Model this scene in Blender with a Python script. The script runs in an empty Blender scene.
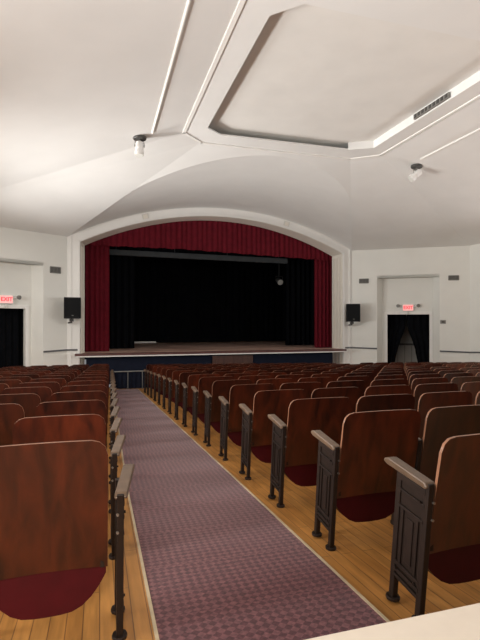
import bpy, math, random
from mathutils import Vector, Matrix
random.seed(7)
sc = bpy.context.scene
col = sc.collection
PI = math.pi
SL = 30 / 490.0                      # floor falls toward the stage


def fz(y, x=0.0):
    return -SL * y - .018 * max(0.0, x - 1.4) * max(0.0, y - 2.5) / 12


# ------------------------------------------------------------------ materials
def mat(name, color, rough=0.6, metal=0.0, noise=0.0, nscale=8.0, spec=0.5, emis=None, estr=0.0, coat=0.0, bump=0.0, rand=0.0):
    m = bpy.data.materials.new(name)
    m.use_nodes = True
    nt = m.node_tree
    b = nt.nodes['Principled BSDF']
    b.inputs['Base Color'].default_value = (*color, 1)
    b.inputs['Roughness'].default_value = rough
    b.inputs['Metallic'].default_value = metal
    b.inputs['Specular IOR Level'].default_value = spec
    b.inputs['Coat Weight'].default_value = coat
    b.inputs['Coat Roughness'].default_value = 0.15
    if emis:
        b.inputs['Emission Color'].default_value = (*emis, 1)
        b.inputs['Emission Strength'].default_value = estr
    if noise or rand or bump:
        tc = nt.nodes.new('ShaderNodeTexCoord')
        n = nt.nodes.new('ShaderNodeTexNoise')
        n.inputs['Scale'].default_value = nscale
        n.inputs['Detail'].default_value = 5
        nt.links.new(tc.outputs['Object'], n.inputs['Vector'])
        mr = nt.nodes.new('ShaderNodeMapRange')
        mr.inputs[1].default_value = 0.3
        mr.inputs[2].default_value = 0.7
        mr.inputs[3].default_value = 1 - noise
        mr.inputs[4].default_value = 1 + noise
        nt.links.new(n.outputs['Fac'], mr.inputs[0])
        fac = mr.outputs[0]
        if rand:
            oi = nt.nodes.new('ShaderNodeObjectInfo')
            r2 = nt.nodes.new('ShaderNodeMapRange')
            r2.inputs[3].default_value = 1 - rand
            r2.inputs[4].default_value = 1 + rand
            nt.links.new(oi.outputs['Random'], r2.inputs[0])
            mu = nt.nodes.new('ShaderNodeMath')
            mu.operation = 'MULTIPLY'
            nt.links.new(fac, mu.inputs[0])
            nt.links.new(r2.outputs[0], mu.inputs[1])
            fac = mu.outputs[0]
        vm = nt.nodes.new('ShaderNodeVectorMath')
        vm.operation = 'SCALE'
        vm.inputs[0].default_value = color
        nt.links.new(fac, vm.inputs['Scale'])
        nt.links.new(vm.outputs[0], b.inputs['Base Color'])
        if bump:
            bp = nt.nodes.new('ShaderNodeBump')
            bp.inputs['Strength'].default_value = bump
            bp.inputs['Distance'].default_value = 0.01
            nt.links.new(n.outputs['Fac'], bp.inputs['Height'])
            nt.links.new(bp.outputs[0], b.inputs['Normal'])
    return m


def wood_mat(name, dark, light, rough, axis, scale, coat=0.0, rand=0.0, stretch=12.0):
    """varnished wood with grain running along an axis (0 x, 1 y, 2 z)"""
    m = bpy.data.materials.new(name)
    m.use_nodes = True
    nt = m.node_tree
    b = nt.nodes['Principled BSDF']
    b.inputs['Roughness'].default_value = rough
    b.inputs['Coat Weight'].default_value = coat
    b.inputs['Coat Roughness'].default_value = 0.2
    tc = nt.nodes.new('ShaderNodeTexCoord')
    mp = nt.nodes.new('ShaderNodeMapping')
    s = [scale] * 3
    s[axis] = scale / stretch
    mp.inputs['Scale'].default_value = s
    nt.links.new(tc.outputs['Object'], mp.inputs['Vector'])
    n = nt.nodes.new('ShaderNodeTexNoise')
    n.inputs['Scale'].default_value = 1
    n.inputs['Detail'].default_value = 6
    n.inputs['Distortion'].default_value = 0.6
    src = mp.outputs[0]
    oi = nt.nodes.new('ShaderNodeObjectInfo')
    if rand:
        ad = nt.nodes.new('ShaderNodeVectorMath')
        ad.operation = 'ADD'
        cb = nt.nodes.new('ShaderNodeCombineXYZ')
        ml = nt.nodes.new('ShaderNodeMath')
        ml.operation = 'MULTIPLY'
        ml.inputs[1].default_value = 50
        nt.links.new(oi.outputs['Random'], ml.inputs[0])
        for i in range(3):
            nt.links.new(ml.outputs[0], cb.inputs[i])
        nt.links.new(src, ad.inputs[0])
        nt.links.new(cb.outputs[0], ad.inputs[1])
        src = ad.outputs[0]
    nt.links.new(src, n.inputs['Vector'])
    cr = nt.nodes.new('ShaderNodeValToRGB')
    cr.color_ramp.elements[0].position = 0.3
    cr.color_ramp.elements[1].position = 0.72
    cr.color_ramp.elements[0].color = (*dark, 1)
    cr.color_ramp.elements[1].color = (*light, 1)
    nt.links.new(n.outputs['Fac'], cr.inputs[0])
    out = cr.outputs[0]
    if rand:
        r2 = nt.nodes.new('ShaderNodeMapRange')
        r2.inputs[3].default_value = 1 - rand
        r2.inputs[4].default_value = 1 + rand
        nt.links.new(oi.outputs['Random'], r2.inputs[0])
        vm = nt.nodes.new('ShaderNodeVectorMath')
        vm.operation = 'SCALE'
        nt.links.new(out, vm.inputs[0])
        nt.links.new(r2.outputs[0], vm.inputs['Scale'])
        out = vm.outputs[0]
    nt.links.new(out, b.inputs['Base Color'])
    return m


def floor_mat():
    m = bpy.data.materials.new('oak_boards')
    m.use_nodes = True
    nt = m.node_tree
    b = nt.nodes['Principled BSDF']
    b.inputs['Roughness'].default_value = 0.42
    tc = nt.nodes.new('ShaderNodeTexCoord')
    mp = nt.nodes.new('ShaderNodeMapping')
    mp.inputs['Rotation'].default_value = (0, 0, PI / 2)
    nt.links.new(tc.outputs['Object'], mp.inputs['Vector'])
    br = nt.nodes.new('ShaderNodeTexBrick')
    br.inputs['Color1'].default_value = (0.52, 0.245, 0.065, 1)
    br.inputs['Color2'].default_value = (0.43, 0.190, 0.046, 1)
    br.inputs['Mortar'].default_value = (0.20, 0.09, 0.03, 1)
    br.inputs['Scale'].default_value = 1
    br.inputs['Mortar Size'].default_value = 0.0025
    br.inputs['Brick Width'].default_value = 1.3
    br.inputs['Row Height'].default_value = 0.075
    br.offset = 0.37
    nt.links.new(mp.outputs[0], br.inputs['Vector'])
    m2 = nt.nodes.new('ShaderNodeMapping')
    m2.inputs['Scale'].default_value = (30, 2.2, 30)
    nt.links.new(tc.outputs['Object'], m2.inputs['Vector'])
    n = nt.nodes.new('ShaderNodeTexNoise')
    n.inputs['Scale'].default_value = 1
    n.inputs['Detail'].default_value = 6
    nt.links.new(m2.outputs[0], n.inputs['Vector'])
    mr = nt.nodes.new('ShaderNodeMapRange')
    mr.inputs[1].default_value = 0.3
    mr.inputs[2].default_value = 0.7
    mr.inputs[3].default_value = 0.75
    mr.inputs[4].default_value = 1.2
    nt.links.new(n.outputs['Fac'], mr.inputs[0])
    vm = nt.nodes.new('ShaderNodeVectorMath')
    vm.operation = 'SCALE'
    nt.links.new(br.outputs['Color'], vm.inputs[0])
    nt.links.new(mr.outputs[0], vm.inputs['Scale'])
    nt.links.new(vm.outputs[0], b.inputs['Base Color'])
    return m


def carpet_mat():
    m = bpy.data.materials.new('patterned_carpet')
    m.use_nodes = True
    nt = m.node_tree
    b = nt.nodes['Principled BSDF']
    b.inputs['Roughness'].default_value = 0.95
    b.inputs['Specular IOR Level'].default_value = 0.15
    b.inputs['Sheen Weight'].default_value = 0.25
    tc = nt.nodes.new('ShaderNodeTexCoord')
    mp = nt.nodes.new('ShaderNodeMapping')
    mp.inputs['Rotation'].default_value = (0, 0, PI / 4)
    nt.links.new(tc.outputs['Object'], mp.inputs['Vector'])
    ck = nt.nodes.new('ShaderNodeTexChecker')
    ck.inputs['Scale'].default_value = 31
    ck.inputs['Color1'].default_value = (0.106, 0.030, 0.037, 1)
    ck.inputs['Color2'].default_value = (0.192, 0.070, 0.075, 1)
    nt.links.new(mp.outputs[0], ck.inputs['Vector'])
    vo = nt.nodes.new('ShaderNodeTexNoise')
    vo.inputs['Scale'].default_value = 55
    vo.inputs['Detail'].default_value = 3
    nt.links.new(tc.outputs['Object'], vo.inputs['Vector'])
    mr = nt.nodes.new('ShaderNodeMapRange')
    mr.inputs[1].default_value = 0.3
    mr.inputs[2].default_value = 0.7
    mr.inputs[3].default_value = 0.65
    mr.inputs[4].default_value = 1.35
    nt.links.new(vo.outputs['Fac'], mr.inputs[0])
    vm = nt.nodes.new('ShaderNodeVectorMath')
    vm.operation = 'SCALE'
    nt.links.new(ck.outputs['Color'], vm.inputs[0])
    nt.links.new(mr.outputs[0], vm.inputs['Scale'])
    nt.links.new(vm.outputs[0], b.inputs['Base Color'])
    return m


M = {}
M['ceil'] = mat('ceiling_plaster', (0.79, 0.79, 0.775), 0.75, noise=0.025, nscale=1.2)
M['ceil_in'] = mat('ceiling_panel_plaster', (0.77, 0.76, 0.73), 0.75, noise=0.035, nscale=1.5)
M['wall'] = mat('wall_paint', (0.80, 0.80, 0.755), 0.7, noise=0.02, nscale=1.5)
M['white'] = mat('white_trim_paint', (0.86, 0.85, 0.82), 0.5, noise=0.015, nscale=3)
M['cream'] = mat('cream_paint', (0.80, 0.76, 0.68), 0.5, noise=0.02, nscale=3)
M['rail'] = mat('dado_rail_paint', (0.10, 0.10, 0.105), 0.5, noise=0.1, nscale=8)
M['floor'] = floor_mat()
M['carpet'] = carpet_mat()
M['brass'] = mat('pale_edge_strip', (0.62, 0.50, 0.33), 0.4, noise=0.1, nscale=12)
M['back'] = wood_mat('varnished_back_wood', (0.016, 0.0029, 0.0013), (0.072, 0.0118, 0.0036), 0.34, 2, 14, coat=0.08, rand=0.5, stretch=5)
M['edge'] = mat('worn_lit_ply_edge', (0.27, 0.125, 0.07), 0.33, noise=0.2, nscale=20)  # ply edge tone, lightened to paint in light caught along seat-back tops
M['red'] = mat('red_seat_underside', (0.056, 0.0018, 0.0040), 0.5, spec=0.2, noise=0.12, nscale=14, rand=0.15)
M['iron'] = mat('brown_cast_iron', (0.020, 0.0115, 0.008), 0.5, metal=0.1, spec=0.25, noise=0.2, nscale=18)
M['arm'] = mat('worn_armrest_wood', (0.125, 0.080, 0.050), 0.34, noise=0.25, nscale=16, rand=0.15)
M['bolt'] = mat('steel_bolt', (0.35, 0.32, 0.29), 0.35, metal=0.9, noise=0.1)
M['redcloth'] = mat('crimson_velvet', (0.115, 0.006, 0.013), 0.85, noise=0.15, nscale=5, spec=0.15)
M['black'] = mat('black_stage_cloth', (0.0045, 0.005, 0.0065), 0.95, noise=0.15, nscale=4, spec=0.05)
M['navy'] = mat('navy_skirt_cloth', (0.011, 0.014, 0.026), 0.9, noise=0.15, nscale=6, spec=0.1)
M['stagefloor'] = wood_mat('stage_boards', (0.30, 0.17, 0.13), (0.75, 0.52, 0.42), 0.6, 0, 1.6, stretch=4)
M['lip'] = mat('stage_nosing_wood', (0.10, 0.035, 0.030), 0.5, noise=0.2, nscale=6)
M['brownpanel'] = wood_mat('brown_panel_wood', (0.045, 0.016, 0.011), (0.09, 0.035, 0.022), 0.5, 2, 8)
M['plastic'] = mat('black_speaker_plastic', (0.006, 0.0065, 0.008), 0.55, spec=0.25, noise=0.1, nscale=20)
M['grille'] = mat('speaker_mesh', (0.0045, 0.005, 0.006), 0.7, spec=0.2, noise=0.3, nscale=160)
M['grey'] = mat('grey_metal', (0.22, 0.22, 0.21), 0.5, metal=0.3, noise=0.1)
M['dgrey'] = mat('dark_grey_metal', (0.06, 0.058, 0.055), 0.5, noise=0.1)
M['ventgrey'] = mat('vent_louvre_paint', (0.22, 0.215, 0.20), 0.55, noise=0.1)
M['fixture'] = mat('white_lamp_housing', (0.86, 0.85, 0.83), 0.35, noise=0.02)
M['lens'] = mat('lamp_lens', (0.7, 0.7, 0.66), 0.15, noise=0.02)
M['signface'] = mat('exit_sign_face', (0.9, 0.55, 0.52), 0.4, noise=0.02, emis=(1, 0.36, 0.34), estr=0.55)
M['signred'] = mat('exit_letters', (0.8, 0.02, 0.04), 0.4, noise=0.02, emis=(1, 0.03, 0.06), estr=0.75)
M['table'] = mat('cream_laminate', (0.86, 0.76, 0.64), 0.45, noise=0.02, nscale=30)
M['greydoor'] = mat('grey_lobby_paint', (0.34, 0.335, 0.31), 0.7, noise=0.05, nscale=3)
M['plate'] = mat('cover_plate_paint', (0.70, 0.685, 0.64), 0.5, noise=0.03)
M['battengrey'] = mat('batten_paint', (0.035, 0.040, 0.043), 0.6, noise=0.2, nscale=3)


# ------------------------------------------------------------------ mesh builder
class MB:
    def __init__(s):
        s.v = []
        s.f = []
        s.mi = []

    def add(s, vs, fs, mi=0):
        o = len(s.v)
        s.v += [tuple(p) for p in vs]
        for f in fs:
            s.f.append(tuple(o + i for i in f))
            s.mi.append(mi)
        return s

    def box(s, c, d, rot=None, mi=0):
        x, y, z = d[0] / 2, d[1] / 2, d[2] / 2
        vs = [Vector(p) for p in [(-x, -y, -z), (x, -y, -z), (x, y, -z), (-x, y, -z), (-x, -y, z), (x, -y, z), (x, y, z), (-x, y, z)]]
        if rot is not None:
            vs = [rot @ p for p in vs]
        vs = [p + Vector(c) for p in vs]
        return s.add(vs, [(0, 3, 2, 1), (4, 5, 6, 7), (0, 1, 5, 4), (1, 2, 6, 5), (2, 3, 7, 6), (3, 0, 4, 7)], mi)

    def tube(s, pts, r, n=8, mi=0, cap=True):
        pts = [Vector(p) for p in pts]
        rs = r if isinstance(r, (list, tuple)) else [r] * len(pts)
        rings = []
        for i, p in enumerate(pts):
            t = (pts[min(i + 1, len(pts) - 1)] - pts[max(i - 1, 0)]).normalized()
            a = Vector((0, 0, 1)) if abs(t.z) < 0.9 else Vector((1, 0, 0))
            u = t.cross(a).normalized()
            w = t.cross(u).normalized()
            rings.append([p + (u * math.cos(2 * PI * k / n) + w * math.sin(2 * PI * k / n)) * rs[i] for k in range(n)])
        vs = [p for ring in rings for p in ring]
        fs = []
        for i in range(len(rings) - 1):
            for k in range(n):
                a, b = i * n + k, i * n + (k + 1) % n
                fs.append((a, b, b + n, a + n))
        if cap:
            fs.append(tuple(range(n))[::-1])
            fs.append(tuple((len(rings) - 1) * n + k for k in range(n)))
        return s.add(vs, fs, mi)

    def prism(s, poly, e0, e1, mi=0, mside=None):
        """poly: list of 3D points (planar); e0,e1 offset vectors for the two caps"""
        n = len(poly)
        a = [Vector(p) + Vector(e0) for p in poly]
        b = [Vector(p) + Vector(e1) for p in poly]
        o = len(s.v)
        s.v += [tuple(p) for p in a + b]
        s.f.append(tuple(o + i for i in range(n)))
        s.mi.append(mi)
        s.f.append(tuple(o + n + i for i in range(n))[::-1])
        s.mi.append(mi)
        for i in range(n):
            j = (i + 1) % n
            s.f.append((o + i, o + n + i, o + n + j, o + j))
            s.mi.append(mi if mside is None else mside)
        return s

    def build(s, name, ms, parent=None, smooth=False, loc=None, bevel=0, recalc=True):
        me = bpy.data.meshes.new(name)
        me.from_pydata(s.v, [], s.f)
        if not isinstance(ms, (list, tuple)):
            ms = [ms]
        for m in ms:
            me.materials.append(m)
        for p, i in zip(me.polygons, s.mi):
            p.material_index = i
        if recalc:
            import bmesh
            bm = bmesh.new()
            bm.from_mesh(me)
            bmesh.ops.recalc_face_normals(bm, faces=bm.faces)
            if smooth:
                for f in bm.faces:
                    f.smooth = True
                for e in bm.edges:
                    if len(e.link_faces) == 2 and e.calc_face_angle(0) > 0.6:
                        e.smooth = False
            bm.to_mesh(me)
            bm.free()
        o = bpy.data.objects.new(name, me)
        col.objects.link(o)
        if parent:
            o.parent = parent
        if loc:
            o.location = loc
        if bevel:
            md = o.modifiers.new('Bevel', 'BEVEL')
            md.width = bevel
            md.segments = 2
            md.limit_method = 'ANGLE'
        return o


def tag(o, label, cat, group=None, kind=None):
    if label:
        o['label'] = label
    if cat:
        o['category'] = cat
    if group:
        o['group'] = group
    if kind:
        o['kind'] = kind
    return o


def empty(name, loc, rz=0):
    o = bpy.data.objects.new(name, None)
    o.empty_display_size = 0.1
    col.objects.link(o)
    o.location = loc
    o.rotation_euler = (0, 0, rz)
    return o


def struct(mb, name, m, **k):
    o = mb.build(name, m, **k)
    o['kind'] = 'structure'
    return o


def text_mesh(txt, size, depth, name, m, parent, loc, rot):
    cu = bpy.data.curves.new(name, 'FONT')
    cu.body = txt
    cu.size = size
    cu.align_x = 'CENTER'
    cu.align_y = 'CENTER'
    cu.extrude = depth
    cu.offset = size * 0.02
    t = bpy.data.objects.new(name, cu)
    col.objects.link(t)
    bpy.context.view_layer.update()
    dg = bpy.context.evaluated_depsgraph_get()
    me = bpy.data.meshes.new_from_object(t.evaluated_get(dg))
    bpy.data.objects.remove(t)
    me.name = name
    me.materials.clear()
    me.materials.append(m)
    o = bpy.data.objects.new(name, me)
    col.objects.link(o)
    o.parent = parent
    o.location = loc
    o.rotation_euler = rot
    return o


# ------------------------------------------------------------------ room constants
XC = 4.37
XL, XR = -1.07, 9.81            # proscenium wall corners
YS = 17.0
ZW = 4.17                       # wall top
ZC = 5.55                       # flat ceiling
A = math.radians(33)
CA, SA = math.cos(A), math.sin(A)
TW = 4.36                       # diagonal wall length
YB = -2.6                       # rear end of what is modelled
DXL, DYL = XL - CA * TW, YS - SA * TW
DXR = XR + CA * TW
ZB = -1.35


def arcz(x, half, zs, zc):
    rise = zc - zs
    R = (half * half + rise * rise) / (2 * rise)
    dx = x - XC
    return zc - (R - math.sqrt(max(R * R - dx * dx, 0)))


# floor
mb = MB()
n = 24
for i in range(n):
    y0 = YB + (17.6 - YB) * i / n
    y1 = YB + (17.6 - YB) * (i + 1) / n
    for x0, x1 in zip((-5.2, 1.4, 3.5, 5.6, 7.7, 9.8, 11.9), (1.4, 3.5, 5.6, 7.7, 9.8, 11.9, 14)):
        mb.add([(x0, y0, fz(y0, x0)), (x1, y0, fz(y0, x1)), (x1, y1, fz(y1, x1)), (x0, y1, fz(y1, x0))], [(0, 1, 2, 3)])
struct(mb, 'floor', M['floor'])

# side walls
def thin_wall(name, p, q, z0, z1, th, m):
    """vertical slab from p to q (xy), thickness th on the left of p->q"""
    d = Vector((q[0] - p[0], q[1] - p[1], 0)).normalized()
    nrm = Vector((-d.y, d.x, 0)) * th
    mb = MB()
    mb.prism([(p[0], p[1], z0), (q[0], q[1], z0), (q[0], q[1], z1), (p[0], p[1], z1)], (0, 0, 0), nrm)
    return struct(mb, name, m)


thin_wall('wall_left', (DXL, YB), (DXL, DYL), ZB, ZW, 0.15, M['wall'])
thin_wall('wall_right', (DXR, DYL), (DXR, YB), ZB, ZW, 0.15, M['wall'])

# diagonal walls with door alcoves.  local frame: t along wall from the proscenium corner, n outward
class Frame:
    def __init__(s, side):
        s.side = side
        if side < 0:
            s.o = Vector((XL, YS, 0))
            s.t = Vector((-CA, -SA, 0))
            s.n = Vector((-SA, CA, 0))
        else:
            s.o = Vector((XR, YS, 0))
            s.t = Vector((CA, -SA, 0))
            s.n = Vector((SA, CA, 0))

    def p(s, t, n, z):
        q = s.o + s.t * t + s.n * n
        return (q.x, q.y, z)

    def box(s, mb, t0, t1, n0, n1, z0, z1, mi=0):
        vs = [s.p(t, n_, z) for z in (z0, z1) for (t, n_) in ((t0, n0), (t1, n0), (t1, n1), (t0, n1))]
        mb.add(vs, [(0, 3, 2, 1), (4, 5, 6, 7), (0, 1, 5, 4), (1, 2, 6, 5), (2, 3, 7, 6), (3, 0, 4, 7)], mi)

    def rz(s):
        """rotation whose local -Y looks into the room"""
        return math.atan2(s.n.y, s.n.x) - PI / 2


AT0, AT1, AZ = 0.93, 3.25, 3.04
BT0, BT1, AD = 1.13, 3.05, 0.45
DT0, DT1, DZ = 1.33, 2.93, 1.57
def alcove(side):
    d = -0.09 if side < 0 else 0.05
    return (0.93 + d, 3.25 + d, 3.12 if side < 0 else 3.02, 1.13 + d, 3.05 + d, 0.42, 1.33 + d, 2.93 + d, 1.70 if side < 0 else 1.57)


for side, nm in ((-1, 'wall_stage_left'), (1, 'wall_stage_right')):
    F = Frame(side)
    AT0, AT1, AZ, BT0, BT1, AD, DT0, DT1, DZ = alcove(side)
    mb = MB()
    F.box(mb, 0, AT0, 0, 0.12, ZB, ZW)
    F.box(mb, AT1, TW, 0, 0.12, ZB, ZW)
    F.box(mb, AT0, AT1, 0, 0.12, AZ, ZW)
    # splayed alcove jambs, alcove head, back wall round the doorway
    mb.prism([F.p(AT0, 0.0, ZB), F.p(AT0 - .1, 0.12, ZB), F.p(BT0 - .1, AD + .1, ZB), F.p(BT0, AD, ZB)], (0, 0, 0), (0, 0, AZ - ZB))
    mb.prism([F.p(AT1, 0.0, ZB), F.p(AT1 + .1, 0.12, ZB), F.p(BT1 + .1, AD + .1, ZB), F.p(BT1, AD, ZB)], (0, 0, 0), (0, 0, AZ - ZB))
    mb.prism([F.p(AT0, 0.0, AZ), F.p(AT1, 0.0, AZ), F.p(BT1, AD, AZ), F.p(BT0, AD, AZ)], (0, 0, 0), (0, 0, 0.1))
    F.box(mb, BT0 - .05, DT0, AD, AD + .12, ZB, AZ)
    F.box(mb, DT1, BT1 + .05, AD, AD + .12, ZB, AZ)
    F.box(mb, DT0, DT1, AD, AD + .12, DZ, AZ)
    struct(mb, nm, M['wall'])
    # door surround
    mb = MB()
    F.box(mb, DT0 - .11, DT0, AD - .035, AD, ZB, DZ + .11)
    F.box(mb, DT1, DT1 + .11, AD - .035, AD, ZB, DZ + .11)
    F.box(mb, DT0, DT1, AD - .035, AD, DZ, DZ + .11)
    o = struct(mb, 'trim_%d' % (1 if side < 0 else 2), M['white'], bevel=0.008)
    # chair rail either side of the alcove
    mb = MB()
    zr0, zr1 = 0.26, 0.17
    for t0, t1 in ((0.0, AT0), (AT1, TW)):
        zs_ = 0.29 if side < 0 else 0.20
        za = zs_ - 0.026 * t0
        zb = zs_ - 0.026 * t1
        vs = []
        for (t, z) in ((t0, za), (t1, zb)):
            vs += [F.p(t, 0.0, z), F.p(t, -0.035, z), F.p(t, -0.035, z + .055), F.p(t, 0.0, z + .055)]
        mb.add(vs, [(0, 1, 5, 4), (1, 2, 6, 5), (2, 3, 7, 6), (3, 0, 4, 7), (0, 3, 2, 1), (4, 5, 6, 7)])
    xa, xb = (XL, -.72) if side < 0 else (9.46, XR)
    mb.box(((xa + xb) / 2, YS - .018, zs_ + .0275), (abs(xb - xa), .035, .055))
    o = struct(mb, 'trim_%d' % (3 if side < 0 else 4), M['rail'])
    # dark lobby behind the doorway
    mb = MB()
    F.box(mb, DT0 - .5, DT0 - .4, AD + .14, AD + 2.2, ZB, DZ + .5)
    F.box(mb, DT1 + .4, DT1 + .5, AD + .14, AD + 2.2, ZB, DZ + .5)
    F.box(mb, DT0 - .5, DT1 + .5, AD + 2.2, AD + 2.3, ZB, DZ + .5)
    F.box(mb, DT0 - .5, DT1 + .5, AD + .14, AD + 2.3, DZ + .5, DZ + .6)
    F.box(mb, DT0 - .5, DT1 + .5, AD + .14, AD + 2.3, ZB, ZB + .1)
    struct(mb, 'wall_lobby_%s' % ('left' if side < 0 else 'right'), M['greydoor'])

# right side wall rail
mb = MB()
ys = [DYL, 8, YB]
zz = 0.20 - 0.026 * TW
mb.prism([(DXR, DYL, zz), (DXR - .035, DYL, zz), (DXR - .035, DYL, zz + .055), (DXR, DYL, zz + .055)], (0, 0, 0), (0, YB - DYL, 0.9))
struct(mb, 'trim_5', M['rail'])


# ------------------------------------------------------------------ cloth helper
def curtain_mb(pts_top, pts_bot, pitch, amp, nrm=(0, -1, 0), rows=1, seed=0):
    """pleated sheet between matching top and bottom polylines (sampled functions of u in 0..1)"""
    return None


def drape(fx, ztop, zbot, x0, x1, y, pitch, amp, th=0.0, dirv=None, seed=1, rows=6):
    """pleated hanging cloth; runs along dirv from origin at parameter x0..x1; fx maps (s,n,z)->point"""
    rnd = random.Random(seed)
    n = max(8, int((x1 - x0) / pitch * 8))
    mb = MB()
    ph = [rnd.uniform(0.75, 1.25) for _ in range(int((x1 - x0) / pitch) + 3)]
    vs = []
    for j in range(rows + 1):
        w = j / rows
        for i in range(n + 1):
            s = x0 + (x1 - x0) * i / n
            k = (s - x0) / pitch
            a = amp * ph[int(k)] * (0.8 + 0.3 * w)
            d = a * math.sin(2 * PI * k + 0.5 * math.sin(k * 1.7))
            zt = ztop(s) if callable(ztop) else ztop
            zb = zbot(s) if callable(zbot) else zbot
            vs.append(fx(s, d, zt + (zb - zt) * w))
    fs = []
    for j in range(rows):
        for i in range(n):
            a = j * (n + 1) + i
            fs.append((a, a + 1, a + n + 2, a + n + 1))
    mb.add(vs, fs)
    return mb


# curtains in the doorways
FL = Frame(-1)
FR = Frame(1)
AT0, AT1, AZ, BT0, BT1, AD, DT0, DT1, DZ = alcove(-1)
o = drape(lambda s, d, z: FL.p(s, AD + .35 + d, z), DZ + .15, -0.93, DT0 - .3, DT1 + .3, 0, 0.22, 0.035, seed=3).build('doorway_curtain', M['black'], smooth=True, recalc=False)
tag(o, 'black curtain filling the doorway beside the scarlet-curtained stage, at the far left', 'curtain')
# right doorway: two tied back halves leaving a tent-shaped gap
AT0, AT1, AZ, BT0, BT1, AD, DT0, DT1, DZ = alcove(1)
for k in (0, 1):
    mb = MB()
    nn, rows = 26, 22
    vs = []
    mid = 2.13
    for j in range(rows + 1):
        z = DZ + .15 + (-0.95 - DZ - .15) * j / rows
        # half opening as a function of height
        zt = 1.05
        op = 0.02
        if z < zt:
            op = 0.02 + min(0.46, (zt - z) * 0.42 * (1 - 0.2 * (zt - z)))
        for i in range(nn + 1):
            u = i / nn
            if k == 0:
                e0, e1 = DT0 - .25, mid - op
            else:
                e0, e1 = mid + (op if z > 0.1 else op * (0.95)), DT1 + .25
            s = e0 + (e1 - e0) * u
            d = 0.035 * math.sin(u * nn * 1.0)
            vs.append(FR.p(s, AD + .35 + d, z))
    fs = []
    for j in range(rows):
        for i in range(nn):
            a = j * (nn + 1) + i
            fs.append((a, a + 1, a + nn + 2, a + nn + 1))
    mb.add(vs, fs)
    o = mb.build('doorway_curtain', M['black'], smooth=True, recalc=False)
    tag(o, ['black curtain half nearer the stage, drawn back in the right doorway', 'black curtain half farther from the stage, drawn back in the right doorway'][k], 'curtain', 'split curtain in the right doorway')
# pale rail fixture seen through the gap
e = empty('lobby_screen', FR.p(2.1, AD + 1.2, -0.9))
tag(e, 'grey panelled screen with a dark bar, glimpsed through the parted doorway curtains', 'screen')
def ch(mb, name, m, parent, **k):
    """build in world coordinates, then make a child of an Empty"""
    bpy.context.view_layer.update()
    o = mb.build(name, m, **k)
    o.parent = parent
    o.matrix_parent_inverse = parent.matrix_world.inverted()
    return o
mb = MB(); FR.box(mb, 1.55, 2.65, AD + 1.2, AD + 1.25, -0.95, 1.2)
ch(mb, 'panel', M['greydoor'], e)
mb = MB(); FR.box(mb, 1.5, 2.7, AD + 1.13, AD + 1.2, 0.28, 0.36)
ch(mb, 'crossbar', M['dgrey'], e)
mb = MB()
for t in (1.82, 2.1, 2.38):
    FR.box(mb, t - .02, t + .02, AD + 1.17, AD + 1.2, -0.95, 0.28)
ch(mb, 'stile', M['ventgrey'], e)

# ------------------------------------------------------------------ ceiling
PX0, PX1, PY0, PY1, PC = 2.27, 6.45, 5.80, 10.42, 0.36    # recess
OX0, OX1, OY1 = 1.79, 6.90, 11.0                           # outer border
OC = 0.5
oct_in = [(PX0 + PC, PY0), (PX1 - PC * 1.4, PY0), (PX1, PY0 + PC), (PX1, PY1 - PC * .8), (PX1 - PC * 1.5, PY1), (PX0 + PC, PY1), (PX0, PY1 - PC * .8), (PX0, PY0 + PC)]
RD = 0.18
mb = MB()
# flat ceiling with the octagonal hole: outline = outer border (front corners cut) down to YB
outl = [(OX0, YB), (OX1, YB), (OX1, OY1 - OC), (OX1 - .6, OY1), (OX0 + .5, OY1), (OX0, OY1 - OC)]
# quads around the hole
I = oct_in
def q(*p):
    mb.add([(x, y, ZC) for x, y in p], [tuple(range(len(p)))])
q((OX0, YB), (OX1, YB), (OX1, PY0), I[1], I[0], (OX0, PY0))
q((OX1, PY0), (OX1, PY0 + PC), I[2], I[1])
q((OX1, PY0 + PC), (OX1, OY1 - OC), I[3], I[2])
q((OX1, OY1 - OC), (OX1 - .6, OY1), I[4], I[3])
q((OX1 - .6, OY1), (OX0 + .5, OY1), I[5], I[4])
q((OX0 + .5, OY1), (OX0, OY1 - OC), I[6], I[5])
q((OX0, OY1 - OC), (OX0, PY0 + PC), I[7], I[6])
q((OX0, PY0 + PC), (OX0, PY0), I[0], I[7])
# recess sides
for i in range(8):
    a, b = I[i], I[(i + 1) % 8]
    if i in (4, 5, 6):          # open slot, invented to deepen shade along the stage-side and left edges
        na, nb = Vector((a[0] - XC, a[1] - 8.1)), Vector((b[0] - XC, b[1] - 8.1))
        def push(p):
            return (p[0] - (.40 if p[0] < XC - 1.75 else 0), p[1] + (.40 if p[1] > 9.9 else 0))
        a2, b2 = push(a), push(b)
        mb.add([(*a, ZC), (*b, ZC), (*b, ZC + .03), (*a, ZC + .03)], [(0, 1, 2, 3)])
        mb.add([(*a, ZC + .03), (*b, ZC + .03), (*b2, ZC + .03), (*a2, ZC + .03)], [(0, 1, 2, 3)])
        mb.add([(*a2, ZC + .03), (*b2, ZC + .03), (*b2, ZC + RD), (*a2, ZC + RD)], [(0, 1, 2, 3)])
        continue
    mb.add([(*a, ZC), (*b, ZC), (*b, ZC + RD), (*a, ZC + RD)], [(0, 1, 2, 3)])
# sloping facets
def facet(*p):
    mb.add(p, [tuple(range(len(p)))])
facet((DXL, YB, ZW), (OX0, YB, ZC), (OX0, OY1 - OC, ZC), (DXL, DYL, ZW))
facet((DXR, YB, ZW), (DXR, DYL, ZW), (OX1, OY1 - OC, ZC), (OX1, YB, ZC))
facet((DXL, DYL, ZW), (OX0, OY1 - OC, ZC), (OX0 + .5, OY1, ZC), (XL, YS, ZW))
facet((DXR, DYL, ZW), (XR, YS, ZW), (OX1 - .6, OY1, ZC), (OX1, OY1 - OC, ZC))
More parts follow.
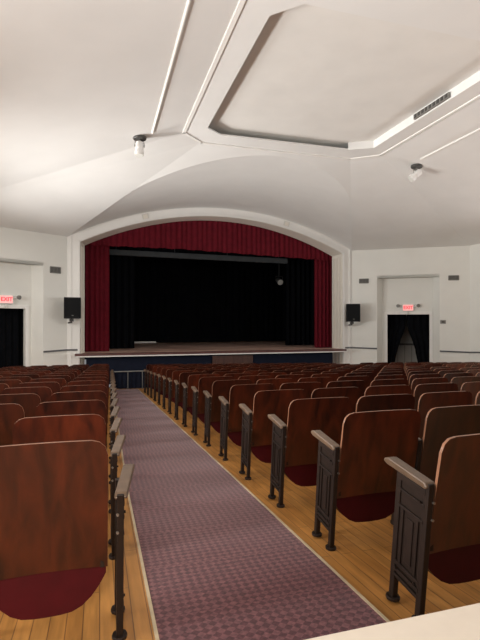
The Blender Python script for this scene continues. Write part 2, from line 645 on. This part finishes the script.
# stage lunette vault and what is left of the front facet
HO, ZO = 5.44, 5.50
def archo(x):
    return arcz(x, HO, ZW, ZO)
def facety(z):
    return YS - (z - ZW) / (ZC - ZW) * (YS - OY1)
N = 64
prof = []
for i in range(N + 1):
    x = XL + (XR - XL) * i / N
    z = archo(x)
    prof.append((x, z, facety(z)))
for i in range(N):
    (x0, z0, c0), (x1, z1, c1) = prof[i], prof[i + 1]
    mb.add([(x0, YS, z0), (x1, YS, z1), (x1, c1, z1), (x0, c0, z0)], [(0, 1, 2, 3)])
def bound(i):
    u = i / N
    ax, bx = OX0 + .5, OX1 - .6
    um = 0.36
    if u < um:
        w = u / um
        return (XL + (ax - XL) * w, YS + (OY1 - YS) * w, ZW + (ZC - ZW) * w)
    if u > 1 - um:
        w = (1 - u) / um
        return (XR + (bx - XR) * w, YS + (OY1 - YS) * w, ZW + (ZC - ZW) * w)
    w = (u - um) / (1 - 2 * um)
    return (ax + (bx - ax) * w, OY1, ZC)
for i in range(N):
    (x0, z0, c0), (x1, z1, c1) = prof[i], prof[i + 1]
    mb.add([(x0, c0, z0), (x1, c1, z1), bound(i + 1), bound(i)], [(0, 1, 2, 3)])
o = struct(mb, 'ceiling', M['ceil'], recalc=False)
# raised inner ceiling
mb = MB()
mb.prism([(x, y, ZC + RD) for x, y in [(PX0 - .42, PY0 - .02), (PX1 + .02, PY0 - .02), (PX1 + .02, PY1 + .42), (PX0 - .42, PY1 + .42)]], (0, 0, 0), (0, 0, .05))
struct(mb, 'ceiling_recess', M['ceil_in'])
# raised border moulding lines on the ceiling
mb = MB()
def strip_path(pts, w, h, z):
    for a, b in zip(pts[:-1], pts[1:]):
        a, b = Vector((*a, 0)), Vector((*b, 0))
        d = (b - a).normalized()
        nn = Vector((-d.y, d.x, 0)) * (w / 2)
        a2 = a - d * w * .3
        b2 = b + d * w * .3
        mb.prism([a2 - nn, b2 - nn, b2 + nn, a2 + nn], (0, 0, z - h), (0, 0, z))
bo = [(OX0 + .02, YB), (OX0 + .02, OY1 - OC), (OX0 + .52, OY1 - .02), (OX1 - .62, OY1 - .02), (OX1 - .02, OY1 - OC), (OX1 - .02, YB)]
strip_path(bo, 0.07, 0.035, ZC + .01)
struct(mb, 'trim_6', M['white'])

# ------------------------------------------------------------------ proscenium frame
HI, ZSI, ZI = 5.02, 4.02, 5.20
X0I, X1I = XC - HI, XC + HI
def archi(x):
    return arcz(x, HI, ZSI, ZI)
mb = MB()
NN = 72
def ring(yf):
    o_, i_ = [], []
    o_.append((XL, yf, ZB)); i_.append((X0I, yf, ZB))
    for k in range(NN + 1):
        u = k / NN
        xo = XL + (XR - XL) * u
        xi = X0I + (X1I - X0I) * u
        o_.append((xo, yf, archo(xo) + (.0)))
        i_.append((xi, yf, archi(xi)))
    o_.append((XR, yf, ZB)); i_.append((X1I, yf, ZB))
    return o_, i_
o_, i_ = ring(YS)
n = len(o_)
mb.add(o_ + i_, [(k, k + 1, n + k + 1, n + k) for k in range(n - 1)])
# splayed reveal
YR = 17.68
rev = []
for (x, y, z) in i_:
    rev.append((x + (0.12 if x < XC else -0.12) * min(1, abs(x - XC) / 3), YR, z - 0.02))
mb.add(i_ + rev, [(k, k + 1, n + k + 1, n + k) for k in range(n - 1)], 1)
struct(mb, 'wall_proscenium', [M['white'], M['cream']], recalc=False)
# mouldings following the arch
def arch_mould(off, w, d, name):
    mb = MB()
    pts = []
    pts.append((X0I - off, YS, ZB))
    for k in range(NN + 1):
        u = k / NN
        xi = X0I + (X1I - X0I) * u
        zi = archi(xi)
        R = (HI ** 2 + (ZI - ZSI) ** 2) / (2 * (ZI - ZSI))
        nx = (xi - XC) / R
        pts.append((xi + nx * off + (off * .6 if k == NN else (-off * .6 if k == 0 else 0)), YS, zi + off * math.sqrt(1 - nx * nx)))
    pts.append((X1I + off, YS, ZB))
    for i, p in enumerate(pts[:-1]):
        p, r = Vector(p), Vector(pts[i + 1])
        t = (r - p).normalized()
        nn = Vector((-t.z, 0, t.x)) * (w / 2)
        e = t * .004
        mb.prism([p - nn - e, r - nn + e, r + nn + e, p + nn - e], (0, -d, 0), (0, 0.0, 0))
    return struct(mb, name, M['white'])
arch_mould(0.05, 0.06, 0.05, 'trim_7')
arch_mould(0.30, 0.05, 0.035, 'trim_8')
# fluted lines in the right reveal
mb = MB()
for y in (17.15, 17.35, 17.55):
    u = (y - YS) / (YR - YS)
    mb.box((X1I - .12 * u - .012, y, 1.3), (.03, .08, 5.2))
    mb.box((X0I + .12 * u + .012, y, 1.3), (.03, .08, 5.2))
struct(mb, 'trim_9', M['cream'])
# small plates on the arch
for px, lab in ((1.55, 'small square cover plate on the white arch above the left of the curtain'), (6.95, 'small square cover plate on the white arch above the right of the curtain')):
    zc_ = (archo(px) + archi(px)) / 2 + .02
    e = empty('cover_plate', (px, YS, zc_))
    tag(e, lab, 'plate', 'cover plates on the arch')
    ry = -math.atan2(archo(px + .1) - archo(px - .1), .2)
    mb = MB(); mb.box((0, -.015, 0), (.24, .03, .24), Matrix.Rotation(ry, 3, 'Y'))
    mb.build('plate_body', M['plate'], e, bevel=.006)
    mb = MB(); mb.box((0, -.034, 0), (.15, .008, .15), Matrix.Rotation(ry, 3, 'Y'))
    mb.build('plate_grille', M['cream'], e)

# ------------------------------------------------------------------ stage
ZST = 0.18
mb = MB()
mb.box((XC, 22.25, ZST - .05), (12.2, 10.4, .1)); mb.box((XC, 17.04, ZST - .05), (9.7, .08, .1))
struct(mb, 'floor_stage', M['stagefloor'])
mb = MB()
mb.box((-1.8, 22.7, 2.7), (.1, 9.0, 7)); mb.box((10.55, 22.7, 2.7), (.1, 9.0, 7))
mb.box((XC, 27.3, 2.7), (12.6, .1, 7)); mb.box((XC, 22.7, 6.2), (12.6, 9.2, .1))
mb.box((-1.35, 18.2, 2.7), (1.3, .05, 7)); mb.box((10.1, 18.2, 2.7), (1.1, .05, 7))
struct(mb, 'wall_stagehouse', M['black'])
# apron: nosing + front
e = empty('stage_apron', (XC, 16.75, fz(16.75)))
tag(e, 'stage apron with a thin wooden nosing, pale edge and dark navy front below the curtain', 'stage')
mb = MB(); mb.box((4.27, 16.80, ZST - .025), (10.16, .36, .07))
ch(mb, 'nosing', M['lip'], e, bevel=.008)
mb = MB(); mb.box((4.27, 16.66, ZST - .080), (10.1, .06, .04))
ch(mb, 'edge_strip', M['white'], e)
mb = MB(); mb.box((4.2, 16.88, -.42), (9.3, .1, .92))
ch(mb, 'front_skirt', M['navy'], e)
mb = MB(); mb.box((4.72, 16.79, -.40), (1.55, .06, .86)); mb.box((4.72, 16.755, -.40), (1.35, .02, .68))
ch(mb, 'centre_panel', M['brownpanel'], e, bevel=.006)['label'] = 'brown wooden panel'
# pit rail
e = empty('pit_railing', (XC, 16.2, fz(16.2)))
tag(e, 'low grey metal railing hung with dark navy cloth in front of the stage', 'railing')
zf = fz(16.2)
mb = MB(); mb.tube([(.38, 16.2, zf + .60), (8.6, 16.2, zf + .60)], .022, 8)
ch(mb, 'top_rail', M['grey'], e)
for k in range(18):
    x = .42 + k * .48
    mb = MB(); mb.tube([(x, 16.2, zf), (x, 16.2, zf + .585)], .014, 8)
    ch(mb, 'post', M['grey'], e)
mb = drape(lambda s, d, z: (s, 16.27 + d, z), zf + .57, zf + .02, .38, 8.6, 0, .16, .018, seed=5, rows=3)
ch(mb, 'cloth_panel', M['navy'], e, smooth=True, recalc=False)

# red house curtain: valance + two legs
def zvt(x):
    return 5.35
def zvb(x):
    return 4.05 - 0.20 * max(0, (x - 3)) / 6 + .012 * math.sin(x * 9)
o = drape(lambda s, d, z: (s, 17.82 + d, z), zvt, zvb, -.62, 9.40, 0, .20, .024, seed=11, rows=8).build('stage_valance', M['redcloth'], smooth=True, recalc=False)
tag(o, 'deep red pleated valance hanging across the top of the stage opening', 'curtain')
for nm, x0, x1, lab in (('l', -.60, .33, 'deep red pleated stage curtain drawn to the left edge of the opening'), ('r', 8.60, 9.42, 'deep red pleated stage curtain drawn to the right edge of the opening')):
    o = drape(lambda s, d, z: (s, 17.98 + d, z), 5.3, ZST + .01, x0, x1, 0, .17, .035, seed=12 if nm == 'l' else 13, rows=8).build('stage_curtain', M['redcloth'], smooth=True, recalc=False)
    tag(o, lab, 'curtain', 'red side curtains of the stage')
# black masking
for k, (x0, x1, y, lab) in enumerate(((-.5, 1.35, 19.6, 'black masking curtain just inside the left red stage curtain'), (8.2, 10.2, 20.2, 'black masking curtain just inside the right red stage curtain'))):
    o = drape(lambda s, d, z, y=y: (s, y + d, z), 5.6, ZST + .02, x0, x1, 0, .25, .05, seed=20 + k).build('masking_curtain', M['black'], smooth=True, recalc=False)
    tag(o, lab, 'curtain', 'black masking legs on the stage')
o = drape(lambda s, d, z: (s, 19.35 + d, z), 5.8, 4.05, -1.2, 10, 0, .3, .04, seed=31).build('masking_border', M['black'], smooth=True, recalc=False)
tag(o, 'black cloth border hanging behind the red valance', 'curtain')
o = drape(lambda s, d, z: (s, 24.6 + d, z), 6.0, ZST + .03, -1.5, 10.3, 0, .35, .03, seed=33).build('backdrop_curtain', M['black'], smooth=True, recalc=False)
tag(o, 'black backdrop curtain closing the rear of the stage', 'curtain')
e = empty('stage_batten', (4.0, 19.0, 3.95))
tag(e, 'long dim grey stage batten hanging just below the red valance', 'batten')
mb = MB(); mb.box((0, 0, 0), (7.6, .12, .22), Matrix.Rotation(math.radians(.6), 3, 'Y'))
mb.build('batten_bar', M['battengrey'], e, bevel=.02)
for x in (-3.4, -1.1, 1.1, 3.4):
    mb = MB(); mb.tube([(x, 0, .1), (x, 0, 1.9)], .008, 6)
    mb.build('cable', M['dgrey'], e)
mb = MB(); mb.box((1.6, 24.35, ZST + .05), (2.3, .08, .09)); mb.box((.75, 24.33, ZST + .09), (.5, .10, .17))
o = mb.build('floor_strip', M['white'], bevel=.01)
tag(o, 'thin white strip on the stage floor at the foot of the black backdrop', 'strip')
# hanging stage lamp
e = empty('stage_lamp', (8.28, 21.2, 3.25))
tag(e, 'small stage spotlight hanging in the dark near the right masking curtain', 'lamp')
R_ = Matrix.Rotation(math.radians(65), 3, 'X')
def lathe(prof_, n=20, M3=None, off=(0, 0, 0)):
    mb = MB()
    vs = []
    for (r, z) in prof_:
        for k in range(n):
            p = Vector((r * math.cos(2 * PI * k / n), r * math.sin(2 * PI * k / n), z))
            if M3 is not None:
                p = M3 @ p
            vs.append(p + Vector(off))
    fs = []
    for i in range(len(prof_) - 1):
        for k in range(n):
            a, b = i * n + k, i * n + (k + 1) % n
            fs.append((a, b, b + n, a + n))
    fs.append(tuple(range(n))[::-1])
    fs.append(tuple((len(prof_) - 1) * n + k for k in range(n)))
    mb.add(vs, fs)
    return mb
lathe([(.07, -.2), (.12, -.15), (.13, .1), (.15, .2)], M3=Matrix.Rotation(math.radians(115), 3, 'X')).build('housing', M['dgrey'], e, smooth=True)
lathe([(.14, .19), (.13, .215)], M3=Matrix.Rotation(math.radians(115), 3, 'X')).build('lens', M['lens'], e, smooth=True)
mb = MB(); mb.tube([(-.17, 0, 0), (-.17, 0, .22), (.17, 0, .22), (.17, 0, 0)], .012, 6); mb.tube([(0, 0, .22), (0, 0, 2.3)], .012, 6)
mb.build('yoke', M['dgrey'], e)

# ------------------------------------------------------------------ wall things
def speaker(loc, rz, lab, wall_dir):
    e = empty('wall_speaker', loc, rz)
    tag(e, lab, 'speaker', 'loudspeakers either side of the stage')
    mb = MB()
    w, d, h = .54, .40, .70
    poly = [(-w / 2, -d / 2, 0), (w / 2, -d / 2, 0), (w / 2 - .07, d / 2, 0), (-w / 2 + .07, d / 2, 0)]
    mb.prism(poly, (0, 0, -h / 2), (0, 0, h / 2))
    mb.build('cabinet', M['plastic'], e, bevel=.015)
    mb = MB(); mb.box((0, -d / 2 - .008, .02), (w - .05, .016, h - .10))
    g = mb.build('grille', M['grille'], e, bevel=.006)
    mb = MB(); mb.box((0, -d / 2 - .018, -.25), (.06, .006, .025))
    mb.build('badge', M['grey'], g)
    mb = MB(); mb.tube([(0, .05, -h / 2), (0, .05, -h / 2 - .12), (wall_dir[0], wall_dir[1], -h / 2 - .14)], .03, 8)
    mb.box((0, .05, -h / 2 - .05), (.12, .12, .09))
    mb.build('bracket', M['dgrey'], e)
speaker((-.90, 16.55, 1.73), math.radians(10), 'black loudspeaker bracketed to the white frame, left of the stage', (-.05, .42))
speaker((9.56, 16.55, 1.63), math.radians(-14), 'black loudspeaker bracketed to the white frame, right of the stage', (.0, .5))

def vent(F, t, z, w, h, lab):
    e = empty('wall_vent', F.p(t, 0, z), F.rz())
    tag(e, lab, 'vent', 'air vents high on the walls')
    mb = MB()
    for (cx, cz, sx, sz) in ((0, h / 2, w, .025), (0, -h / 2, w, .025), (-w / 2, 0, .025, h), (w / 2, 0, .025, h)):
        mb.box((cx, -.012, cz), (sx, .024, sz))
    mb.build('frame', M['ventgrey'], e)
    mb = MB(); mb.box((0, -.003, 0), (w, .006, h)); mb.build('backing', M['dgrey'], e)
    for k in range(5):
        mb = MB(); mb.box((0, -.014, -h / 2 + h * (k + .5) / 5), (w - .02, .022, .012), Matrix.Rotation(.6, 3, 'X'))
        mb.build('louvre', M['ventgrey'], e)
    for s in (-1, 1):
        mb = MB(); mb.box((s * w / 6, -.02, 0), (.01, .01, h)); mb.build('mullion', M['ventgrey'], e)
vent(FL, .43, 3.00, .36, .20, 'grey louvred air vent high on the wall left of the stage')
vent(FR, .47, 2.92, .36, .17, 'grey louvred air vent between the right loudspeaker and doorway alcove')
vent(FR, 3.80, 2.96, .36, .17, 'grey louvred air vent on the wall beyond the right doorway alcove')
e = empty('wall_switch', FR.p(3.42, 0, 1.27), FR.rz())
tag(e, 'small dark wall switch plate beside the right doorway alcove', 'switch')
mb = MB(); mb.box((0, -.012, 0), (.20, .024, .14)); mb.build('plate_body', M['ventgrey'], e, bevel=.006)
mb = MB(); mb.box((0, -.03, 0), (.10, .015, .07)); mb.build('toggle', M['dgrey'], e)

def exit_sign(F, t, z, lab):
    e = empty('exit_sign', F.p(t, AD, z), F.rz())
    tag(e, lab, 'sign', 'lit exit signs over the side doorways')
    mb = MB(); mb.box((0, -.05, 0), (.42, .08, .27)); mb.build('housing', M['fixture'], e, bevel=.01)
    mb = MB(); mb.box((0, -.093, 0), (.38, .008, .23)); f = mb.build('face', M['signface'], e)
    text_mesh('EXIT', .175, .004, 'lettering', M['signred'], e, (0, -.102, .0), (PI / 2, 0, 0))
    for s in (-1, 1):
        mb = MB(); mb.tube([(s * .22, -.05, .04), (s * .34, -.07, .07)], .015, 6)
        mb.box((s * .33, -.05, .07), (.10, .05, .06))
        a = mb.build('lamp_arm', M['fixture'], e)
        lathe([(.035, -.04), (.06, -.02), (.07, .05)], n=14, M3=Matrix.Rotation(math.radians(100), 3, 'X') @ Matrix.Rotation(s * .35, 3, 'Y'), off=(s * .37, -.10, .08)).build('lamp_head', M['ventgrey'], a, smooth=True)
    mb = MB(); mb.box((0, -.04, -.21), (.06, .06, .12)); mb.tube([(0, -.07, -.27), (0, -.07, -.20)], .03, 8)
    mb.build('sensor', M['plate'], e)
AD = alcove(-1)[5]
exit_sign(FL, 1.87, 1.98, 'red EXIT sign with emergency lamps over the doorway left of the stage')
exit_sign(FR, 2.17, 1.84, 'red EXIT sign with emergency lamps over the doorway right of the stage')

# ceiling conduits and spotlights
def facez(x):
    return ZC - (OX0 - x) / (OX0 - DXL) * (ZC - ZW) if x < OX0 else ZC - (x - OX1) / (DXR - OX1) * (ZC - ZW)
for x, ye, lab in ((1.09, 10.35, 'long white conduit running along the ceiling to the left spotlight'), (7.72, 10.0, 'long white conduit running along the ceiling to the right spotlight')):
    z = facez(x) - .016
    mb = MB(); mb.tube([(x, YB + .1, z), (x, ye, z)], .022, 8)
    o = mb.build('ceiling_conduit', M['white'])
    tag(o, lab, 'conduit', 'conduits on the ceiling')
def spotl(x, y, ax, ay, lab):
    z = facez(x)
    e = empty('ceiling_spotlight', (x, y, z - .02))
    tag(e, lab, 'spotlight', 'spotlights on the ceiling')
    lathe([(.13, -.04), (.15, -.02), (.15, .03)], n=18).build('canopy', M['dgrey'], e, smooth=True)
    mb = MB(); mb.tube([(0, 0, -.02), (0, 0, -.10)], .025, 8); mb.tube([(-.10, 0, -.20), (-.10, 0, -.10), (.10, 0, -.10), (.10, 0, -.20)], .014, 6)
    y_ = mb.build('yoke', M['ventgrey'], e)
    R3 = Matrix.Rotation(ax, 3, 'X') @ Matrix.Rotation(ay, 3, 'Y')
    h = lathe([(.05, .13), (.085, .10), (.09, -.06), (.082, -.065), (.082, -.09), (.10, -.10), (.10, -.20)], n=18, M3=R3, off=(0, 0, -.20)).build('lamp_housing', M['fixture'], e, smooth=True)
    lathe([(.095, -.201), (.09, -.21)], n=18, M3=R3, off=(0, 0, -.20)).build('lens', M['lens'], h, smooth=True)
spotl(.83, 10.55, math.radians(-12), math.radians(2), 'white spotlight on the ceiling slope left of the recessed panel')
spotl(7.90, 10.40, math.radians(18), math.radians(48), 'white spotlight tilted on the ceiling slope right of the recessed panel')
# grille on the right face of the recess
e = empty('ceiling_vent', (PX1 - .0, 8.0, ZC + .08))
tag(e, 'long grey grille set in the right edge of the ceiling recess', 'vent')
mb = MB(); mb.box((-.03, 0, .0), (.05, 1.05, .10)); mb.build('backing', M['ventgrey'], e)
for k in range(9):
    mb = MB(); mb.box((-.06, -.46 + k * .115, 0), (.012, .07, .075)); mb.build('slot', M['dgrey'], e)

# ------------------------------------------------------------------ carpet
def aisle_l(y):
    return .25 + max(0, y - 4.5) * .015


def aisle_r(y):
    return 1.262 - max(0, y - 4.5) * .004


mb = MB()
n = 24
ya, ye = .95, 16.1
ys_ = [ya + (ye - ya) * i / n for i in range(n + 1)]
for y0, y1 in zip(ys_[:-1], ys_[1:]):
    mb.add([(aisle_l(y0), y0, fz(y0) + .008), (aisle_r(y0), y0, fz(y0) + .008), (aisle_r(y1), y1, fz(y1) + .008), (aisle_l(y1), y1, fz(y1) + .008)], [(0, 1, 2, 3)])
e = empty('aisle_carpet', (.75, 6, fz(6)))
tag(e, 'mauve burgundy small-patterned carpet running down the aisle to the stage', 'carpet')
ch(mb, 'carpet_pile', M['carpet'], e)
for fx_, sg in ((aisle_l, -1), (aisle_r, 1)):
    mb = MB()
    for y0, y1 in zip(ys_[:-1], ys_[1:]):
        a0, a1 = fx_(y0), fx_(y1)
        mb.add([(a0, y0, fz(y0) + .001), (a0 + sg * .016, y0, fz(y0) + .001), (a0 + sg * .016, y0, fz(y0) + .012), (a0, y0, fz(y0) + .012),
                (a1, y1, fz(y1) + .001), (a1 + sg * .016, y1, fz(y1) + .001), (a1 + sg * .016, y1, fz(y1) + .012), (a1, y1, fz(y1) + .012)],
               [(0, 1, 5, 4), (1, 2, 6, 5), (2, 3, 7, 6), (3, 0, 4, 7)])
    ch(mb, 'edge_strip', M['brass'], e)

# ------------------------------------------------------------------ theatre seats
def grid_panel(halfw, z0, z1, rt, bottom, xc, yf, th, bow, nx=14, nz=14):
    """curved panel as a grid: bottom(x)->z of lower edge; top corners rounded rt; returns MB with edge slot 1"""
    mb = MB()
    def topz(x):
        d = abs(x) - (halfw - rt)
        return z1 - (rt - math.sqrt(max(rt * rt - d * d, 0))) if d > 0 else z1
    us = []
    for i in range(nx + 1):
        u = i / nx * 2 - 1
        us.append(math.copysign(1 - (1 - abs(u)) ** 1.6, u))
    front, back = [], []
    for i, u in enumerate(us):
        x = u * halfw
        a, b = bottom(x), topz(x)
        for j in range(nz + 1):
            z = a + (b - a) * j / nz
            y = yf(z) + bow * (u * u)
            front.append((xc + x, y, z))
            back.append((xc + x, y + th, z))
    m = nz + 1
    N_ = len(front)
    vs = front + back
    fs, mi = [], []
    for i in range(nx):
        for j in range(nz):
            a = i * m + j
            fs.append((a, a + m, a + m + 1, a + 1)); mi.append(0)
            fs.append((N_ + a, N_ + a + 1, N_ + a + m + 1, N_ + a + m)); mi.append(0)
    for i in range(nx):
        a = i * m
        fs.append((a, N_ + a, N_ + a + m, a + m)); mi.append(1)
        a = i * m + nz
        fs.append((a, a + m, N_ + a + m, N_ + a)); mi.append(1)
    for j in range(nz):
        a = j
        fs.append((a, a + 1, N_ + a + 1, N_ + a)); mi.append(1)
        a = nx * m + j
        fs.append((a, N_ + a, N_ + a + 1, a + 1)); mi.append(1)
    mb.add(vs, [])
    mb.f += fs
    mb.mi += mi
    return mb


PW = {}


def seat_parts(root, pitch, side, end, far_end=False):
    """side +1: standard at local x=0 and the seat spreads to +x; -1: to -x."""
    m0, m1 = (.022, .024) if side > 0 else (.052, .022)
    hw = (pitch - m0 - m1) / 2
    xc = side * (m0 + hw)
    zt = .877 if side > 0 else .915
    zw = .322 if side > 0 else .340
    LEAN = -.075 / .665                     # standards lean back with the seat
    yb = lambda z: -.005 - (z - .3) * .20
    grid_panel(hw, zw, zt, .065, lambda x: zw, xc, yb, .016, -.020).build('backrest', [M['back'], M['edge']], root, smooth=True)
    def bot(x):
        u = abs(x) / (hw - .006)
        return .130 + .035 * u * u + (.125 * max(0, (u - .30) / .70) ** 2.3)
    ys = lambda z: .020 + (z - .1) * .02
    grid_panel(hw - .006, .1, .53, .03, bot, xc, ys, .050, -.008).build('seat_cushion', [M['red'], M['red']], root, smooth=True)

    def standard(x, is_end, sgn):
        def ly(z):
            return LEAN * z
        fr = .034 if is_end else .019
        mb = MB()
        for y in (0.0, .20):
            mb.prism([(x - .015, y - .018, 0), (x + .015, y - .018, 0), (x + .015, y + .018, 0), (x - .015, y + .018, 0)], (0, 0, 0), (0, ly(.665), .665))
            mb.add([(x + fr * math.cos(a), y + .038 * math.sin(a), z) for z in (0.0, .018) for a in [2 * PI * k / 10 for k in range(10)]],
                   [tuple(range(10))[::-1], tuple(range(10, 20))] + [(k, (k + 1) % 10, 10 + (k + 1) % 10, 10 + k) for k in range(10)])
        s = mb.build('standard', M['iron'], root, bevel=.004)
        R3 = Matrix.Rotation(-math.atan(LEAN), 3, 'X')
        R3 = Matrix.Rotation(math.atan(-LEAN), 3, 'X')

        def bx(mb, c, d):
            mb.box((c[0], c[1] + ly(c[2]), c[2]), d, R3)
        mb = MB()
        if is_end:
            bx(mb, (x, .10, .38), (.014, .19, .54))
            for z, h in ((.63, .03), (.565, .018), (.49, .014), (.20, .018), (.165, .018), (.135, .014)):
                bx(mb, (x - sgn * .009, .10, z), (.018, .19, h))
            for y in (.045, .155):
                bx(mb, (x - sgn * .008, y, .345), (.014, .016, .28))
            bx(mb, (x - sgn * .007, .10, .345), (.012, .05, .22))
            mb.build('end_panel', M['iron'], s, bevel=.002)
            for y, z in ((.03, .57), (.17, .57), (.03, .18), (.17, .18)):
                mb = MB()
                mb.tube([(x - sgn * .016, y + ly(z), z), (x - sgn * .024, y + ly(z), z)], .006, 6)
                mb.build('bolt', M['iron'], s)
            for z in (.50, .58):
                mb = MB()
                mb.tube([(x + sgn * .012, -.018 + ly(z), z), (x + sgn * .012, -.028 + ly(z), z)], .006, 8)
                mb.build('bolt', M['bolt'], s)
        else:
            bx(mb, (x, .10, .44), (.012, .19, .34))
            mb.build('web', M['iron'], s)
        mb = MB()
        prof_ = [(-.090, .652), (-.075, .670), (.20, .706), (.232, .698), (.240, .682), (.21, .670), (-.075, .640)]
        w = .027 if is_end else .019
        fl_ = .17 if (is_end and sgn < 0) else 0
        mb.prism([(x + fl_ * (y + .09), y, z) for y, z in prof_], (-w, 0, 0), (w, 0, 0))
        mb.build('armrest', M['arm'], root, bevel=.006)
    standard(0, end, side)
    if far_end:
        standard(side * pitch, True, -side)
    for x in (side * (m0 + .022), side * (pitch - m1 - .022)):
        mb = MB()
        mb.tube([(x - .012, .03, .36), (x + .012, .03, .36)], .028, 10)
        mb.box((x, -.01, .42), (.016, .05, .16))
        mb.build('hinge', M['iron'], root)


def make_proto(pitch, side, end, far_end=False):
    e = empty('theater_seat', (0, 0, 0))
    seat_parts(e, pitch, side, end, far_end)
    return e


used = {}
protos = {}


def copy_tree(o, parent=None):
    c = o.copy()
    col.objects.link(c)
    if parent:
        c.parent = parent
    for k in list(o.children):
        copy_tree(k, c)
    return c


def place(key, args, loc, label, group, rz=0):
    if key not in protos:
        protos[key] = make_proto(*args)
        o = protos[key]
    else:
        o = copy_tree(protos[key])
    o.location = loc
    o.rotation_euler = (0, 0, rz)
    tag(o, label, 'seat', group)
    return o


ORD = ['first', 'second', 'third', 'fourth', 'fifth', 'sixth', 'seventh', 'eighth', 'ninth', 'tenth', 'eleventh', 'twelfth']
Y0, DY = 1.84, .849
PR, PL = .60, .575
XRS, XLS = 1.405, .085
NROW = 15
JIT = {}


def rowname(k, first_front):
    """row counted from the cream table for near rows, from the stage for far rows"""
    if k < 8:
        return ('nearest' if k == 0 else ORD[k]) + ' row from the table'
    d = first_front - k
    return ('front' if d == 0 else ORD[d]) + ' row from the stage' if d else 'front row by the stage'


NM = 10
X2 = 8.62                       # right block starts after the second aisle
NRB = 7
for k in range(0, 16):
    y = Y0 + DY * k
    z = fz(y)
    # left block
    nl = min(7, int((.20 * y + .30) / PL) + 1)
    ylb = y + .32
    sl_ = XLS + max(0, ylb - 3.2) * .0205
    sr_ = XRS - (y - Y0) * .006
    for i in range(nl):
        if k == 15 and i > 4:
            continue
        lab = ('aisle' if i == 0 else ORD[i]) + (' seat left of the carpet' if i else ' seat left of the carpet')
        look = 'worn dark wooden folding seat' if k < 4 else 'brown wooden folding seat'
        place(('L', i == 0), (PL, -1, i == 0), (sl_ - PL * i, ylb, fz(ylb)), '%s, %s, %s' % (look.replace('worn ', ''), lab, rowname(k, 15)), 'folding seats left of the carpet')
    # centre block
    if k <= 15:
        nm_ = min(NM, int((.97 * y - XRS) / PR) + 2)
        for i in range(nm_):
            lab = ('aisle' if i == 0 else ORD[i]) + ' seat right of the carpet'
            fe = (i == NM - 1)
            place(('R', i == 0, fe), (PR, 1, i == 0, fe), (sr_ + PR * i, y, fz(y, sr_ + PR * i)), 'dark wooden folding seat, %s, %s' % (lab, rowname(k, 15)), 'folding seats right of the carpet')
    # far right block
    nr = min(NRB, int((.97 * y - X2) / PR) + 1)
    if k == 15:
        nr = 5
    for i in range(max(0, nr)):
        lab = ORD[i] + ' seat right of the far aisle'
        place(('R', i == 0, False), (PR, 1, i == 0, False), (X2 + PR * i, y, fz(y, X2 + PR * i)), 'dark wooden folding seat, %s, %s' % (lab, rowname(k, 15)), 'folding seats beyond the far aisle')

# ------------------------------------------------------------------ cream table in the near right corner
zt = .832
e = empty('table', (1.1, .35, fz(.35)))
tag(e, 'cream topped table in the near right corner, behind the seats', 'table')
mb = MB(); mb.box((1.08, .36, zt - .02), (1.7, .48, .04))
ch(mb, 'tabletop', M['table'], e, bevel=.004)
for x in (.32, 1.84):
    for y in (.18, .54):
        mb = MB(); mb.tube([(x, y, fz(y)), (x, y, zt - .04)], .018, 8)
        ch(mb, 'leg', M['dgrey'], e)
mb = MB(); mb.box((1.08, .56, zt - .07), (1.5, .02, .06)); mb.box((1.08, .16, zt - .07), (1.5, .02, .06))
ch(mb, 'apron', M['dgrey'], e)

# ------------------------------------------------------------------ light
def area(name, loc, target, sx, sy, power, color, spread=PI):
    L = bpy.data.lights.new(name, 'AREA')
    L.shape = 'RECTANGLE'
    L.size = sx
    L.size_y = sy
    L.energy = power
    L.color = color
    L.spread = spread
    o = bpy.data.objects.new(name, L)
    col.objects.link(o)
    o.location = loc
    d = Vector(target) - Vector(loc)
    o.rotation_euler = d.to_track_quat('-Z', 'Y').to_euler()
    return o


for y, p in ((1.5, 125), (4.5, 115), (10.4, 130), (12.9, 95)):  # low uplights added to imitate sunlight bounced off the floor
    area('side_light', (DXL + .12, y, 1.0), (4.4, y, 5.2), 1.3, .9, p, (1.0, .97, .93), math.radians(85))
for y in (2.0, 5.5, 9.0, 13.0):  # daylight of the windows in the left wall
    area('side_light', (DXL + .12, y, 2.4), (4.0, y, 0.6), 1.3, 1.6, 88, (1.0, .98, .95), math.radians(160))
for y in (2.0, 6.0, 10.0):  # unseen weak lamps added for light from the right side
    area('side_light', (DXR - .12, y, 2.2), (3, y, 1.2), 1.4, 1.6, 75, (.97, .98, 1.0), math.radians(150))
area('rear_window_light', (-1.0, YB + .2, 2.7), (-1.6, 6, .4), 2.2, 1.5, 62, (1.0, .92, .82), math.radians(65))
area('rear_window_light', (11.0, YB + .2, 2.7), (9.0, 8, .3), 2.6, 1.5, 32, (1.0, .95, .9), math.radians(120))
w = bpy.data.worlds.new('World')
sc.world = w
w.use_nodes = True
bg = w.node_tree.nodes['Background']
bg.inputs[0].default_value = (.95, .97, 1.0, 1)
bg.inputs[1].default_value = .20

# ------------------------------------------------------------------ camera
cam = bpy.data.cameras.new('Camera')
co = bpy.data.objects.new('Camera', cam)
col.objects.link(co)
cam.sensor_fit = 'VERTICAL'
cam.sensor_height = 36.0
cam.lens = 36.0 * 470 / 640
cam.clip_end = 200
co.location = (0, 0, 1.27)
yaw = math.atan2(140, 470)
pitch = math.atan2(2, 490)
co.rotation_euler = (PI / 2 + pitch, 0, -yaw)
sc.camera = co
sc.view_settings.view_transform = 'Standard'
sc.view_settings.look = 'None'
sc.view_settings.exposure = 0.14
